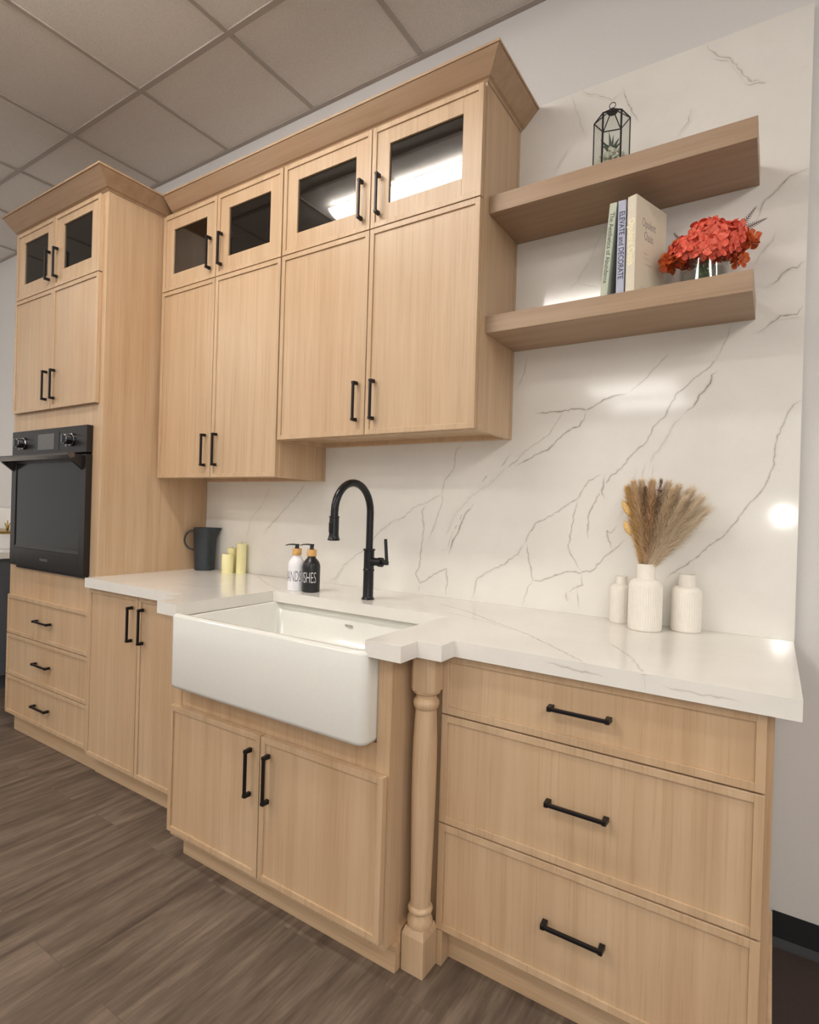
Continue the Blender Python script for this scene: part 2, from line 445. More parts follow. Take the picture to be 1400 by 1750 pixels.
crown('crown_molding', (-18, -12, 106.75), -35.56, 0.0, TC, 2.86, 3.4, False, True, 'short sloped oak crown moulding on top of the oven tower')

# --- oven tower
tw = thing('oven_tower', (-18, -12, 0), 'tall pale oak cabinet tower holding the black wall oven', 'cabinet')
X0, X1 = -35.56, 0.0
b = M()
b.box(X0, X0 + .75, TC, -.02, 3.9, 107.2); b.box(X1 - .75, X1 - .02, TC, -.02, 3.9, 107.2)
b.box(X0 + .75, X1 - .75, -.5, -.02, 3.9, 107.2)
for xa, xb in ((X0 + .75, X0 + 1.9), (X1 - 2.0, X1 - .75)):
    for z0, z1 in ((5.2, 29.0), (68.6, 91.4), (92.9, 106.0)): b.box(xa, xb, TC, TC + .8, z0, z1)
for z0, z1 in ((3.9, 5.2), (29.0, 36.2), (63.2, 68.6), (91.4, 92.9), (106.0, 107.2)): b.box(X0 + .75, X1 - .75, TC, TC + .8, z0, z1)
for z0, z1 in ((3.9, 4.6), (34.9, 35.6), (64.2, 64.9), (67.9, 68.6), (91.8, 92.5), (106.5, 107.2)): b.box(X0 + .75, X1 - .75, TC + .8, -.5, z0, z1)
b.box(X0 + .75, X0 + 2.9, TC, TC + .8, 36.2, 63.2); b.box(X1 - 3.4, X1 - .75, TC, TC + .8, 36.2, 63.2)
b.build('body', WV, tw, bevel=.03)
M().box(-33.2, -.05, -22.5, -21.7, 0, 3.9).box(-33.2, -32.4, -21.7, -1, 0, 3.9).build('toe_kick', WH, tw)
TL, TM, TR = -34.51, -18.07, -1.19
for a, c, s_ in ((TL, TM, -1), (TM, TR, 1)):
    d = front(tw, 'door', a, c, TF, 67.92, 92.11); pull(d, TM + s_ * 1.6, TF, 72.7)
    d = front(tw, 'glass_door', a, c, TF, 92.11, 106.44, hole=(a + 3.2, c - 3.1, 95.3, 104.1)); pull(d, TM + s_ * 1.6, TF, 96.75)
for z0, z1 in ((21.03, 29.4), (12.15, 21.03), (3.9, 12.15)):
    d = front(tw, 'drawer', TL, TR, TF, z0, z1); pull(d, TM, TF, (z0 + z1) / 2, True)

# --- oven
ov = thing('wall_oven', (-18.1, -12, 35.65), 'black built-in wall oven with two knobs and a bar handle', 'oven')
OF = -24.3; OX0, OX1 = -33.1, -3.05
M().box(OX0 + .6, OX1 - .6, TC + 1.0, -3, 35.7, 64.0).build('body', BLKP, ov)
cp = M().box(OX0, OX1, OF, TC - .02, 58.85, 63.95).build('control_panel', OVEN, ov, loc=(-18, OF, 61.4), bevel=.08)
M().box(-23.3, -13.2, OF - .05, OF + .05, 59.5, 63.2).build('side_glass', OVENG, cp)
M().box(-21.6, -15.0, OF - .09, OF, 59.8, 62.9).build('display', plain('display_glass', srgb(92, 88, 84), .2), cp)
for kx in (-27.6, -8.2):
    M().box(kx - 2.6, kx - 1.9, OF - .06, OF, 60.1, 62.6).build('marking', plain('marking_plate', srgb(120, 116, 112), .3), cp)
    k = M(); k.cyl((kx, OF + .05, 61.35), (kx, OF - .45, 61.35), 1.25, 32); k.cyl((kx, OF - .45, 61.35), (kx, OF - 1.6, 61.35), .95, 32)
    ko = k.build('knob', CHROME, cp, bevel=.1); M().box(kx - .16, kx + .16, OF - 2.0, OF - 1.4, 60.6, 62.1).build('grip', CHROME, ko, bevel=.06)
dm = M()
dm.box(OX0, OX0 + 2.0, OF, TC - .02, 35.9, 58.5); dm.box(OX1 - 2.0, OX1, OF, TC - .02, 35.9, 58.5)
dm.box(OX0 + 2, OX1 - 2, OF, TC - .02, 35.9, 39.6); dm.box(OX0 + 2, OX1 - 2, OF, TC - .02, 57.2, 58.5)
dr = dm.build('door', OVEN, ov, loc=(-18, OF, 47), bevel=.05)
M().box(OX0 + 2, OX1 - 2, OF + .18, TC - .02, 40.2, 57.2).build('window', OVENG, dr)
M().prism([(OF, 39.6), (OF - .02, 39.7), (OF + .18, 40.3), (OF + .6, 40.3), (OF + .6, 39.6)], OX0 + 2, OX1 - 2, axis='x').build('ledge', OVEN, dr, recalc=True)
M().box(-19.8, -16.6, OF - .02, OF, 37.5, 38.0).build('nameplate', plain('nameplate_grey', srgb(86, 82, 80), .4), dr)
h = M(); h.prism([(-26.6, 57.5), (-27.3, 58.2), (-27.1, 58.6), (-25.9, 58.6), (-25.7, 57.9)], OX0 + .2, OX1 - .9, axis='x')
hd = h.build('handle', plain('oven_handle_metal', srgb(110, 106, 104), .24, .03, metal=.9), dr, bevel=.08, recalc=True)
for xa, xb in ((OX0 + .25, OX0 + 1.0), (OX1 - 1.7, OX1 - .95)):
    M().prism([(OF + .02, 55.6), (OF + .02, 58.3), (-25.9, 58.5), (-26.9, 58.2), (-26.4, 57.3)], xa, xb, axis='x').build('bracket', OVEN, hd, bevel=.05, recalc=True)
M().box(OX0 + 1.5, OX1 - .2, TC - .5, TC - .02, 35.3, 35.85).build('vent', BLKP, ov)

# --- base cabinets
bc = thing('base_cabinet', (14, -12, 0), 'two-door pale oak base cabinet between oven tower and sink', 'base cabinet')
b = M(); b.box(0.02, .75, -23.9, -.05, 3.9, CB - .02); b.box(30.0, 30.9, -23.9, -.05, 3.9, CB - .02); b.box(.75, 30, -.6, -.05, 3.9, CB - .02)
b.box(.75, 30, -23.9, -.6, 3.9, 4.6); b.box(.75, 30, -23.9, -23.1, 32.9, CB - .02)
b.build('body', WV, bc, bevel=.03)
M().box(-.03, 32.9, -22.7, -21.9, 0, 3.9).build('toe_kick', WH, bc)
for a, c, s_ in ((.1, 15.6, -1), (15.6, 30.9, 1)):
    d = front(bc, 'door', a, c, DF, 3.9, 34.2); pull(d, 15.6 + s_ * 1.6, DF, 29.4)

sb = thing('sink_cabinet', (51.7, -15, 0), 'pale oak sink base cabinet standing forward under the white apron sink', 'base cabinet')
X0, X1 = 33.0, 70.42
b = M(); b.box(X0, X0 + .75, SC, -.05, 2.9, CB - .02); b.box(X1 - .75, X1, SC, -.05, 2.9, CB - .02)
b.box(X0 + .75, X1 - .75, -.6, -.05, 2.9, CB - .02); b.box(X0 + .75, X1 - .75, SC, -.6, 3.2, 3.9)
b.box(X0 + .75, 34.7, SC, SC + .8, 2.9, CB - .02); b.box(68.6, X1 - .75, SC, SC + .8, 2.9, CB - .02)
b.box(34.7, 68.6, SC + .12, SC + .8, 21.2, 24.6); b.box(34.7, 68.6, SC, SC + .8, 2.9, 4.6)
b.build('body', WV, sb, bevel=.03)
M().box(34.4, 71.0, -28.46, -27.6, 0, 2.9).box(70.2, 71.0, -27.6, -24.2, 0, 4.4).build('toe_kick', WH, sb, bevel=.04)
M().box(70.44, 73.6, -23.6, -22.9, 0, CB - .02).build('filler', WV, sb)
for a, c, s_ in ((33.27, 51.66, -1), (51.66, 70.29, 1)):
    d = front(sb, 'door', a, c, SF, 3.9, 21.67); pull(d, 51.66 + s_ * 1.6, SF, 16.8)

db = thing('drawer_cabinet', (88.9, -12, 0), 'wide pale oak base cabinet of three drawers, right of the turned post', 'base cabinet')
b = M(); b.box(73.75, 74.5, -23.95, -.05, 3.9, CB - .02); b.box(103.7, 104.45, -23.95, -.05, 3.9, CB - .02)
b.box(74.5, 103.7, -.6, -.05, 3.9, CB - .02); b.box(74.5, 103.7, -23.95, -.6, 3.9, 4.6)
for z0, z1 in ((3.9, 4.9), (15.1, 16.3), (27.0, 28.2), (33.4, CB - .02)): b.box(74.5, 103.7, -23.95, -23.2, z0, z1)
b.build('body', WV, db, bevel=.03)
M().box(73.9, 104.45, -22.98, -22.2, 0, 3.9).build('toe_kick', WH, db)
M().box(104.47, 104.98, -22.6, -.05, 0.0, 4.3).build('base_trim', WV, db, bevel=.15)
for z0, z1 in ((27.63, 34.25), (15.69, 27.63), (3.9, 15.69)):
    d = front(db, 'drawer', 73.72, 104.0, DF, z0, z1); pull(d, 88.86, DF, (z0 + z1) / 2 + .1, True)

# --- turned post
def oct_(cx, cy, h, ch): return [(cx - h + ch, cy - h), (cx + h - ch, cy - h), (cx + h, cy - h + ch), (cx + h, cy + h - ch), (cx + h - ch, cy + h), (cx - h + ch, cy + h), (cx - h, cy + h - ch), (cx - h, cy - h + ch)]
px, py = 72.53, -26.02
po_ = thing('turned_post', (px, py, 0), 'turned oak post between the sink cabinet and the drawer cabinet', 'post')
b = M(); b.prism([(px - 1.38, py - 1.5), (px + 1.38, py - 1.5), (px + 1.38, py + 1.5), (px - 1.38, py + 1.5)], 0, 4.0)
i = len(b.v); q = [(px - 1.38, py - 1.5), (px + 1.38, py - 1.5), (px + 1.38, py + 1.5), (px - 1.38, py + 1.5)]
b.v += [(x, y, 4.0) for x, y in q] + [(px + (x - px) * .82, py + (y - py) * .82, 4.75) for x, y in q]
for k in range(4): k2 = (k + 1) % 4; b.f.append((i + k, i + k2, i + 4 + k2, i + 4 + k)); b.mi.append(0)
b.f.append((i + 4, i + 5, i + 6, i + 7)); b.mi.append(0)
b.box(73.93, 74.6, -24.7, -23.0, 0, 3.84)
b.build('plinth', WV, po_, bevel=.05)
prof = [(1.15, 4.6), (1.38, 4.8), (1.42, 5.1), (1.36, 5.45), (1.2, 5.8), (1.12, 6.15), (1.32, 6.3), (1.38, 6.5), (1.3, 6.75), (1.1, 6.9), (1.12, 8), (1.18, 11), (1.27, 15), (1.34, 19), (1.36, 22.5), (1.32, 25), (1.24, 27), (1.17, 28.3),
        (1.33, 28.5), (1.43, 28.85), (1.43, 29.15), (1.3, 29.4), (1.14, 29.55), (1.12, 29.8), (1.16, 29.95), (1.3, 30.05), (1.5, 30.15), (1.55, 30.35), (1.3, 30.5)]
M().lathe((px, py, 0), prof, 48).build('shaft', WV, po_, smooth='auto')
M().prism(oct_(px, py, 1.5, .62), 30.4, CB - .02).build('capital', WV, po_, bevel=.04)

# --- countertop and backsplash with their veins
def hit(x, y, ax, val):
    C = Vector((103.9445, -79.0248, 49.9024)); d = R_ * ((x - 700) / 962.69) - U_ * ((y - 875) / 962.69) + F_
    t = (val - C[ax]) / d[ax]; return C + d * t
def vein(b, pts, width, strength, mi, plane, off, rs):
    """a vein polyline as a thin ribbon lying in the slab's face; u = strength, v = across"""
    rnd = random.Random(rs); P = [Vector(p) for p in pts]
    out = []
    for a, c in zip(P, P[1:]):
        n = max(2, int((c - a).length / .45))
        for k in range(n): out.append(a.lerp(c, k / n))
    out.append(P[-1])
    jit = []; 
    for j, p in enumerate(out):
        t = (out[min(j + 1, len(out) - 1)] - out[max(j - 1, 0)]); t.normalize()
        n = Vector((-t.z, 0, t.x)) if plane == 'y' else Vector((-t.y, t.x, 0))
        amp = 0 if j in (0, len(out) - 1) else .10
        p = p + n * rnd.uniform(-amp, amp)
        w_ = width * rnd.uniform(.75, 1.3) * min(1, .35 + j * .2, .35 + (len(out) - 1 - j) * .2)
        jit.append((p, n, w_))
    i = len(b.v)
    for j, (p, n, w_) in enumerate(jit):
        st = strength * min(1, .2 + j * .3, .2 + (len(out) - 1 - j) * .3) * rnd.uniform(.75, 1.1)
        for s_ in (-1, 0, 1):
            q = p + n * (w_ * s_)
            if plane == 'y': q.y = off - .00004 * j
            else: q.z = off + .00004 * j
            b.uv[len(b.v)] = (st, s_); b.v.append(tuple(q))
    for j in range(len(jit) - 1):
        for k in (0, 1):
            a = i + j * 3 + k; f = (a, a + 1, a + 4, a + 3)
            b.f.append(f[::-1] if plane == 'z' else f); b.mi.append(mi)

bs = M(); bs.box(0.02, 106.27, 0, WY - .02, CT + .01, 109.7)
def T(ox, oy, s_): return lambda pts: [hit(ox + x / s_, oy + y / s_, 1, 0.0) for x, y in pts]
A = T(880, 600, 2.692); B = T(360, 750, 2.593); C5 = T(820, 150, 2.414); TP = T(1100, 0, 4.667)
V = [  # (points, half width, strength)
 (A([(60,10),(50,60),(40,110),(20,150),(5,185)]), .28, .45), (A([(90,288),(160,282),(230,275),(290,262),(330,270),(380,245),(430,215),(515,195)]), .36, 1.0),
 (A([(515,195),(560,165),(610,120),(660,60),(700,20),(715,0)]), .25, .5), (A([(330,270),(320,310),(300,345),(270,350),(220,385),(180,425),(150,455),(110,470),(75,490),(30,515),(0,530)]), .34, .9),
 (A([(240,275),(200,310),(180,350),(160,380),(120,410),(60,450),(20,475),(0,490)]), .25, .55),
 (A([(950,0),(915,55),(860,100),(800,150),(740,205),(715,250),(690,300),(640,350),(610,410),(560,460),(520,500),(490,540),(440,580),(410,620),(370,690),(345,740),(335,800),(338,870)]), .30, .75),
 (A([(935,90),(910,110),(900,150),(850,205),(820,255),(780,290)]), .42, 1.0), (A([(780,290),(740,330),(700,400),(640,480),(620,530)]), .7, .3),
 (A([(410,565),(340,595),(315,640),(290,680),(240,710),(170,755),(95,795),(60,850),(52,880),(0,935)]), .3, .75), (A([(415,565),(412,600),(400,640),(415,685)]), .45, .9),
 (A([(290,680),(270,760),(260,820),(245,910),(280,970),(305,1015)]), .28, .75), (A([(52,880),(65,950),(75,1020),(85,1055),(120,1055),(200,1030),(230,1015),(300,1020),(360,1010),(400,960),(450,915),(510,870)]), .3, .8),
 (A([(450,915),(430,870),(425,825),(440,835),(470,800)]), .34, .8), (A([(85,1055),(60,1090),(40,1150),(38,1180)]), .25, .6), (A([(305,1020),(310,1075),(240,1110)]), .3, .8), (A([(280,1085),(290,1150),(298,1190)]), .28, .6),
 (A([(1320,225),(1285,245),(1240,320),(1205,410),(1190,520),(1165,600),(1110,670),(1045,745),(975,840),(900,890),(850,940),(780,990),(690,1045)]), .30, .75),
 (A([(600,510),(585,570),(600,605)]), .25, .6), (A([(640,520),(630,590)]), .25, .6), (A([(560,540),(540,620),(520,700),(470,780)]), .9, .18),
 (B([(555,45),(545,75)]), .25, .6), (B([(420,195),(400,230),(350,290),(300,345),(250,400),(235,430)]), .38, .6), (B([(270,200),(230,290),(180,355),(170,400),(155,445)]), .3, .35),
 (B([(1115,20),(1090,50),(1080,130),(1040,180),(1025,240),(1030,280),(1010,330),(990,390),(970,450)]), .34, .55), (B([(1030,245),(960,280),(900,305),(860,345),(800,370),(740,420),(700,480),(640,520),(590,560),(560,610),(530,630)]), .28, .6),
 (B([(950,285),(940,320),(945,400),(930,530),(925,570),(910,600),(930,640),(970,615),(1000,595),(1045,575),(1050,640),(1040,700)]), .34, .8), (B([(930,640),(920,690)]), .25, .6),
 (B([(1400,55),(1340,110),(1280,150),(1220,170),(1170,230),(1130,290),(1110,350),(1070,420),(1050,500)]), .3, .7), (B([(1335,60),(1300,110),(1280,150)]), .3, .8),
 (B([(1170,280),(1120,350),(1100,410),(1075,450),(1055,515)]), .42, 1.0), (B([(1050,490),(1020,500)]), .3, .7), (B([(1320,120),(1240,200),(1160,250),(1080,340),(1040,440)]), 1.0, .22),
 (B([(1400,455),(1360,510),(1300,555),(1230,590),(1180,620),(1170,680),(1158,710)]), .28, .75),
 (C5([(590,0),(600,40),(630,100),(660,145)]), .32, .75), (C5([(590,15),(545,50),(500,35),(410,15)]), .25, .5), (C5([(380,30),(400,100),(430,180),(445,215)]), .3, .3), (C5([(870,80),(865,140),(830,180),(810,210)]), .3, .55),
 (C5([(365,250),(330,310),(310,360)]), .3, .5), (C5([(1355,330),(1280,365),(1230,420),(1180,465),(1160,500),(1145,545)]), .4, .9), (C5([(1225,585),(1210,630),(1160,690),(1130,735)]), .3, .7),
 (C5([(1345,715),(1310,740),(1270,750),(1230,795),(1175,825)]), .42, .85), (C5([(1335,900),(1310,935),(1240,940),(1200,975),(1150,1010)]), .42, .85), (C5([(1040,975),(1020,1030),(1000,1080),(970,1130)]), .3, .6),
 (C5([(510,590),(460,700),(400,805),(360,840)]), .3, .3), (C5([(400,805),(470,820),(490,825)]), .25, .4),
 (TP([(500,340),(530,395),(600,445),(680,465),(740,520),(800,600),(865,660),(900,645),(970,655)]), .34, .6), (TP([(1305,525),(1270,560)]), .3, .4)]
for k, (p, wd, st) in enumerate(V): vein(bs, p, wd, st, 1, 'y', -.004 - .0015 * k, k)
vein(bs, A([(240,1105),(236,1130),(244,1150)]), .8, .9, 2, 'y', -.085, 99)
bso = bs.build('backsplash', [MB_, MV, MG], None, loc=(53, 0, CT))
tag(bso, 'full-height white marble slab backsplash with grey veins', 'backsplash')

ct = M()
poly = [(0.02, -.01), (0.02, -25.5), (28.27, -25.5), (28.27, -28.26), (31.0, -28.26), (31.0, -31.38), (35.24, -31.38), (35.24, -13.4), (67.94, -13.4), (67.94, -31.38), (72.53, -31.38),
        (72.53, -28.26), (75.52, -28.26), (75.52, -25.5), (106.21, -25.5), (106.21, -.01)]
ct.prism(poly, CB, CT)
CTp = lambda pts: [hit(x, y, 2, 36.0) for x, y in pts]
for k, (p, wd, st) in enumerate([(CTp([(745,1030),(800,1045),(850,1065),(900,1083),(935,1100),(975,1120),(1000,1134)]), .35, .65), (CTp([(1040,1098),(1078,1122),(1092,1140),(1100,1152)]), .35, .6),
        (CTp([(760,1045),(830,1062),(880,1078)]), .5, .3), (CTp([(440,985),(460,1000),(480,1008)]), .35, .45), (CTp([(300,998),(350,1003),(400,1000)]), .6, .25)]):
    vein(ct, p, wd, st, 1, 'z', CT + .004 + .002 * k, 200 + k)
for k, pts in enumerate([[(1000,1136),(1006,1160)], [(1100,1154),(1104,1180)], [(1130,1172),(1180,1184),(1270,1200)], [(930,1130),(985,1146),(1040,1158)]]):
    vein(ct, [hit(x, y, 1, -25.5) for x, y in pts], .3, .5, 1, 'y', -25.504 - .002 * k, 300 + k)
cto = ct.build('countertop', [MCT, MCV], None, loc=(53, -12, CB), recalc=False, bevel=0)
tag(cto, 'long white marble countertop stepping out around the sink', 'countertop')

# --- sink
sk = thing('apron_sink', (51.6, -21, 24.7), 'white fireclay farmhouse sink with a deep apron front', 'sink')
def rrect(x0, x1, y0, y1, r, n=6):
    out = []
    for cx, cy, a0 in ((x1 - r, y0 + r, -90), (x1 - r, y1 - r, 0), (x0 + r, y1 - r, 90), (x0 + r, y0 + r, 180)):
        for k in range(n + 1): a = math.radians(a0 + 90 * k / n); out.append((cx + r * math.cos(a), cy + r * math.sin(a)))
    return out
s = M()
rings = []
X0, X1, Y0, Y1 = 34.8, 68.5, -32.0, -11.4
def add_ring(x0, x1, y0, y1, r, z):
    i = len(s.v); p = rrect(x0, x1, y0, y1, r); s.v.extend([(a, b_, z(b_) if callable(z) else z) for a, b_ in p]); rings.append((i, len(p)))
zt_ = lambda y: 34.85 if y < -31.0 else 34.28
add_ring(X0 + .5, X1 - .5, Y0 + .5, Y1 - .5, .9, 24.7)
add_ring(X0 + .12, X1 - .12, Y0 + .12, Y1 - .12, 1.1, 24.88)
add_ring(X0, X1, Y0, Y1, 1.2, 25.3)
add_ring(X0, X1, Y0, Y1, 1.2, lambda y: zt_(y) - .45)
add_ring(X0 + .12, X1 - .12, Y0 + .12, Y1 - .12, 1.1, lambda y: zt_(y) - .14)
add_ring(X0 + .45, X1 - .45, Y0 + .42, Y1 - .42, .9, zt_)
add_ring(X0 + .9, X1 - .9, Y0 + .9, Y1 - .9, .8, lambda y: 34.8 if y < -30.6 else 34.28)
add_ring(X0 + 1.15, X1 - 1.15, Y0 + 1.15, Y1 - 1.15, .8, lambda y: 34.4 if y < -30.2 else 34.1)
add_ring(X0 + 1.2, X1 - 1.2, Y0 + 1.2, Y1 - 1.2, .9, 33.2)
add_ring(X0 + 1.6, X1 - 1.6, Y0 + 1.4, Y1 - 1.5, 1.0, 33.0)
add_ring(X0 + 1.75, X1 - 1.75, Y0 + 1.5, Y1 - 1.7, 1.2, 27.0)
add_ring(X0 + 2.6, X1 - 2.6, Y0 + 2.4, Y1 - 2.6, 1.6, 25.8)
for (a, n), (c, _) in zip(rings, rings[1:]):
    for k in range(n): k2 = (k + 1) % n; s.f.append((a + k, a + k2, c + k2, c + k)); s.mi.append(0)
a, n = rings[0]; s.f.append(tuple(a + k for k in range(n))[::-1]); s.mi.append(0)
a, n = rings[-1]; s.f.append(tuple(a + k for k in range(n))); s.mi.append(0)
s.build('basin', CERAM, sk, smooth=True, recalc=True)
M().lathe((51.6, -18, 25.8), [(1.9, 0), (1.9, .12), (1.2, .05)], 32).build('drain', CHROME, sk, smooth='auto')
M().box(50.3, 51.7, -13.12, -13.05, 32.2, 32.5).build('maker_mark', plain('mark_grey', srgb(176, 168, 158), .4), sk)

# --- faucet
fx, fy = 51.8, -9.6
fa = thing('kitchen_faucet', (fx, fy, CT), 'tall matte black gooseneck faucet with side lever behind the sink', 'faucet')
M().lathe((fx, fy, CT), [(.98, 0), (1.0, .12), (.86, .3), (.8, .5), (.8, 4.3), (.88, 4.4), (.88, 4.6), (.8, 4.7), (.8, 7.45), (.93, 7.5), (.93, 7.75), (.62, 7.8)], 40).build('base', FAUC, fa, smooth='auto')
pts = [(fx, fy, CT + 7.6), (fx, fy, 46), (fx, fy, 49.35)]
for k in range(1, 17):
    a = math.pi * k / 16; pts.append((fx, fy - 4.2 + 4.2 * math.cos(a), 49.35 + 4.3 * math.sin(a)))
pts.append((fx, fy - 8.42, 48.5))
M().tube(pts, .55, 24).build('spout', FAUC, fa, smooth='auto')
hx, hy = fx, fy - 8.42
sh = M().lathe((hx, hy, 45.3), [(.5, -.05), (.82, 0), (.9, .1), (.78, .35), (.68, .8), (.68, 2.9), (.66, 3.15), (.72, 3.2), (.72, 3.42), (.55, 3.45)], 36).build('spray_head', FAUC, fa, smooth='auto')
M().box(hx - .28, hx + .28, hy - .9, hy - .5, 46.4, 47.9).build('button', FAUC, sh, bevel=.15)
hm = M(); hm.cyl((fx + .5, fy, 41.85), (fx + 2.3, fy, 41.85), .6, 28); hm.cyl((fx + 1.9, fy, 41.85), (fx + 2.5, fy, 41.85), .72, 28); hm.cyl((fx + 2.4, fy, 41.85), (fx + 3.5, fy, 41.85), .34, 20)
hm.tube([(fx + 3.35, fy, 41.5), (fx + 3.3, fy, 42.3), (fx + 2.95, fy + .1, 45.4)], [.3, .26, .24], 16)
hm.build('lever', FAUC, fa, smooth='auto')

# --- shelves
def shelf(z0, z1, label):
    o = M().box(70.66, 101.4, -10.1, -.02, z0, z1).build('floating_shelf', WS, None, loc=(86, -5, z0), bevel=.04)
    return tag(o, label, 'shelf', 'two floating shelves')
shelf(90.05, 92.4, 'upper thick oak floating shelf carrying the little glass terrarium')
shelf(73.98, 76.3, 'lower thick oak floating shelf carrying books and red flowers')

# ------------------------------------------------------------------ terrarium
tx, ty, tz = 85.4, -6.0, 92.4
te = thing('glass_terrarium', (tx, ty, tz), 'small hexagonal glass terrarium with black frame on the upper shelf', 'terrarium')
r = 2.15; zs = 99.8
hexp = [(tx + r * math.cos(math.radians(60 * k + 14)), ty + r * math.sin(math.radians(60 * k + 14))) for k in range(6)]
f = M()
for k in range(6):
    a, c = hexp[k], hexp[(k + 1) % 6]
    f.cyl((*a, tz), (*a, zs), .12 if k in (4, 5) else .075, 8); f.cyl((*a, tz + .08), (*c, tz + .08), .08, 8); f.cyl((*a, zs), (*c, zs), .075, 8)
    f.cyl((*a, zs), (tx + (a[0] - tx) * .2, ty + (a[1] - ty) * .2, 101.05), .07, 8)
f.lathe((tx, ty, 101.0), [(.62, -.15), (.5, .1), (.12, .35), (.1, .45)], 16)
f.tube([(tx + .38 * math.cos(a), ty, 101.75 + .38 * math.sin(a)) for a in [2 * math.pi * k / 20 for k in range(21)]], .05, 8)
f.build('frame', BLK, te, smooth='auto')
g = M()
for k in range(6):
    a, c = hexp[k], hexp[(k + 1) % 6]
    g.quad([(*a, tz + .1), (*c, tz + .1), (*c, zs), (*a, zs)])
    g.quad([(*a, zs), (*c, zs), (tx + (c[0] - tx) * .2, ty + (c[1] - ty) * .2, 101.05), (tx + (a[0] - tx) * .2, ty + (a[1] - ty) * .2, 101.05)])
g.build('glass', GLC, te)
pb = M(); rn = random.Random(3)
for k in range(240):
    a = rn.uniform(0, 6.28); q = 1.7 * math.sqrt(rn.random()); pb.ball((tx + q * math.cos(a), ty + q * math.sin(a), tz + .25 + rn.random() * (3.7 - q * .6)), rn.uniform(.16, .26), seg=7, rings=5)
pbo = pb.build('pebbles', plain('white_pebble', srgb(214, 214, 196), .7, .1), te, smooth=True); pbo['kind'] = 'stuff'
al = M()
for k in range(9):
    a = k * 2.4 + .4; ln = rn.uniform(1.7, 2.4); out = rn.uniform(.7, 1.35)
    P = [(tx + math.cos(a) * (.15 + out * (j / 6) ** 1.6), ty + math.sin(a) * (.15 + out * (j / 6) ** 1.6), tz + 3.2 + ln * j / 6 * (1 - .05 * out)) for j in range(7)]
    al.tube(P, [.2, .22, .2, .16, .12, .07, .015], 8)
al.build('succulent', plain('succulent_green', srgb(74, 88, 72), .5, .2), te, smooth=True)

# ------------------------------------------------------------------ text helper
def text_mesh(body, size, sx=1.0, ext=.004, bold=0.0):
    cu = bpy.data.curves.new('text', 'FONT'); cu.body = body; cu.size = size; cu.extrude = ext; cu.offset = bold
    cu.align_x = 'CENTER'; cu.align_y = 'CENTER'; cu.resolution_u = 4
    ob = bpy.data.objects.new('text', cu); COL.objects.link(ob)
    bpy.context.view_layer.update()
    dg = bpy.context.evaluated_depsgraph_get(); me = bpy.data.meshes.new_from_object(ob.evaluated_get(dg))
    vs = [(v.co.x * sx, v.co.y, v.co.z) for v in me.vertices]; fs = [tuple(p.vertices) for p in me.polygons]
    bpy.data.objects.remove(ob); bpy.data.curves.remove(cu); bpy.data.meshes.remove(me)
    return vs, fs
def put_text(vs, fs, fn, name, mat, parent):
    b = M(); b.v = [fn(*v) for v in vs]; b.f = fs; b.mi = [0] * len(fs); return b.build(name, mat, parent)

# ------------------------------------------------------------------ books
def book(x0, x1, y0, dep, h, cover, inkcol, txt, size, sx, ang, lean, label, extra=(), bold=0.01):
    t = thing('book', (x0, y0, 76.31), label, 'book', 'design books on the lower shelf')
    mc = plain('cover_' + label.split()[0], cover, .55, .02); mi = plain('ink_' + label.split()[0], inkcol, .5, .02)
    wd = x1 - x0; c = .1
    def tf(x, y, z):  # local -> world (rotation about the spine's left front edge, then lean)
        ca, sa = math.cos(ang), math.sin(ang); X = x * ca - y * sa; Y = x * sa + y * ca
        return (x0 + X + z * math.tan(lean), y0 + Y, 76.31 + z * math.cos(lean))
    def mk(m_): m_.v = [tf(*p) for p in m_.v]; return m_
    mk(M().box(0, c, .0, dep, 0, h).box(wd - c, wd, .0, dep, 0, h).box(c, wd - c, 0, c, 0, h)).build('cover', mc, t, bevel=.03)
    mk(M().box(c, wd - c, c, dep - .12, .12, h - .12)).build('pages', plain('paper', srgb(232, 226, 212), .8, .04, 300), t)
    vs, fs = text_mesh(txt, size, sx, bold=bold)
    # reads downward along the spine: text x -> -z, text y -> +x
    put_text(vs, fs, lambda a, b_, c_: tf(wd / 2 + b_, -.012 - c_, h * .53 - a), 'title', mi, t)
    put_text(*text_mesh('_____', .3, .5), lambda a, b_, c_: tf(wd / 2 + a, -.012 - c_, .75 + b_), 'imprint', mi, t)
    for s_, sz, yy, zz, sc_, ic in extra:
        vs, fs = text_mesh(s_, sz, sc_)
        put_text(vs, fs, lambda a, b_, c_: tf(wd + .012 + c_, yy + a, zz + b_), 'cover_text', plain('cover_ink', ic, .5, .02), t)
    return t
book(85.32, 86.15, -9.0, 7.2, 11.45, srgb(196, 202, 182), srgb(92, 96, 86), 'The Aesthetics of Abundance', .72, .98, 0, .078, 'sage green slim book leaning against the others')
book(87.2, 88.1, -9.0, 7.2, 11.45, srgb(186, 188, 208), srgb(58, 56, 84), 'ELEVATE and DECORATE', .86, .86, 0, 0, 'lavender slim book upright in the middle of the three')
book(88.28, 89.42, -9.0, 7.0, 11.6, srgb(228, 218, 196), srgb(250, 240, 196), 'Opulent Oasis', 1.15, .82, -.33, 0, 'thick cream book with its taupe front cover facing the flowers',
     extra=[('Opulent\nOasis', 1.5, 2.9, 8.0, .62, srgb(168, 158, 150)), ('____', .8, 2.3, 5.5, .6, srgb(150, 140, 132)), ('______', .6, 2.5, 4.9, .6, srgb(150, 140, 132)), ('________', .6, 3.0, 4.2, .6, srgb(150, 140, 132)), ('________', .5, 1.9, 1.2, .6, srgb(150, 140, 132))], bold=.02)

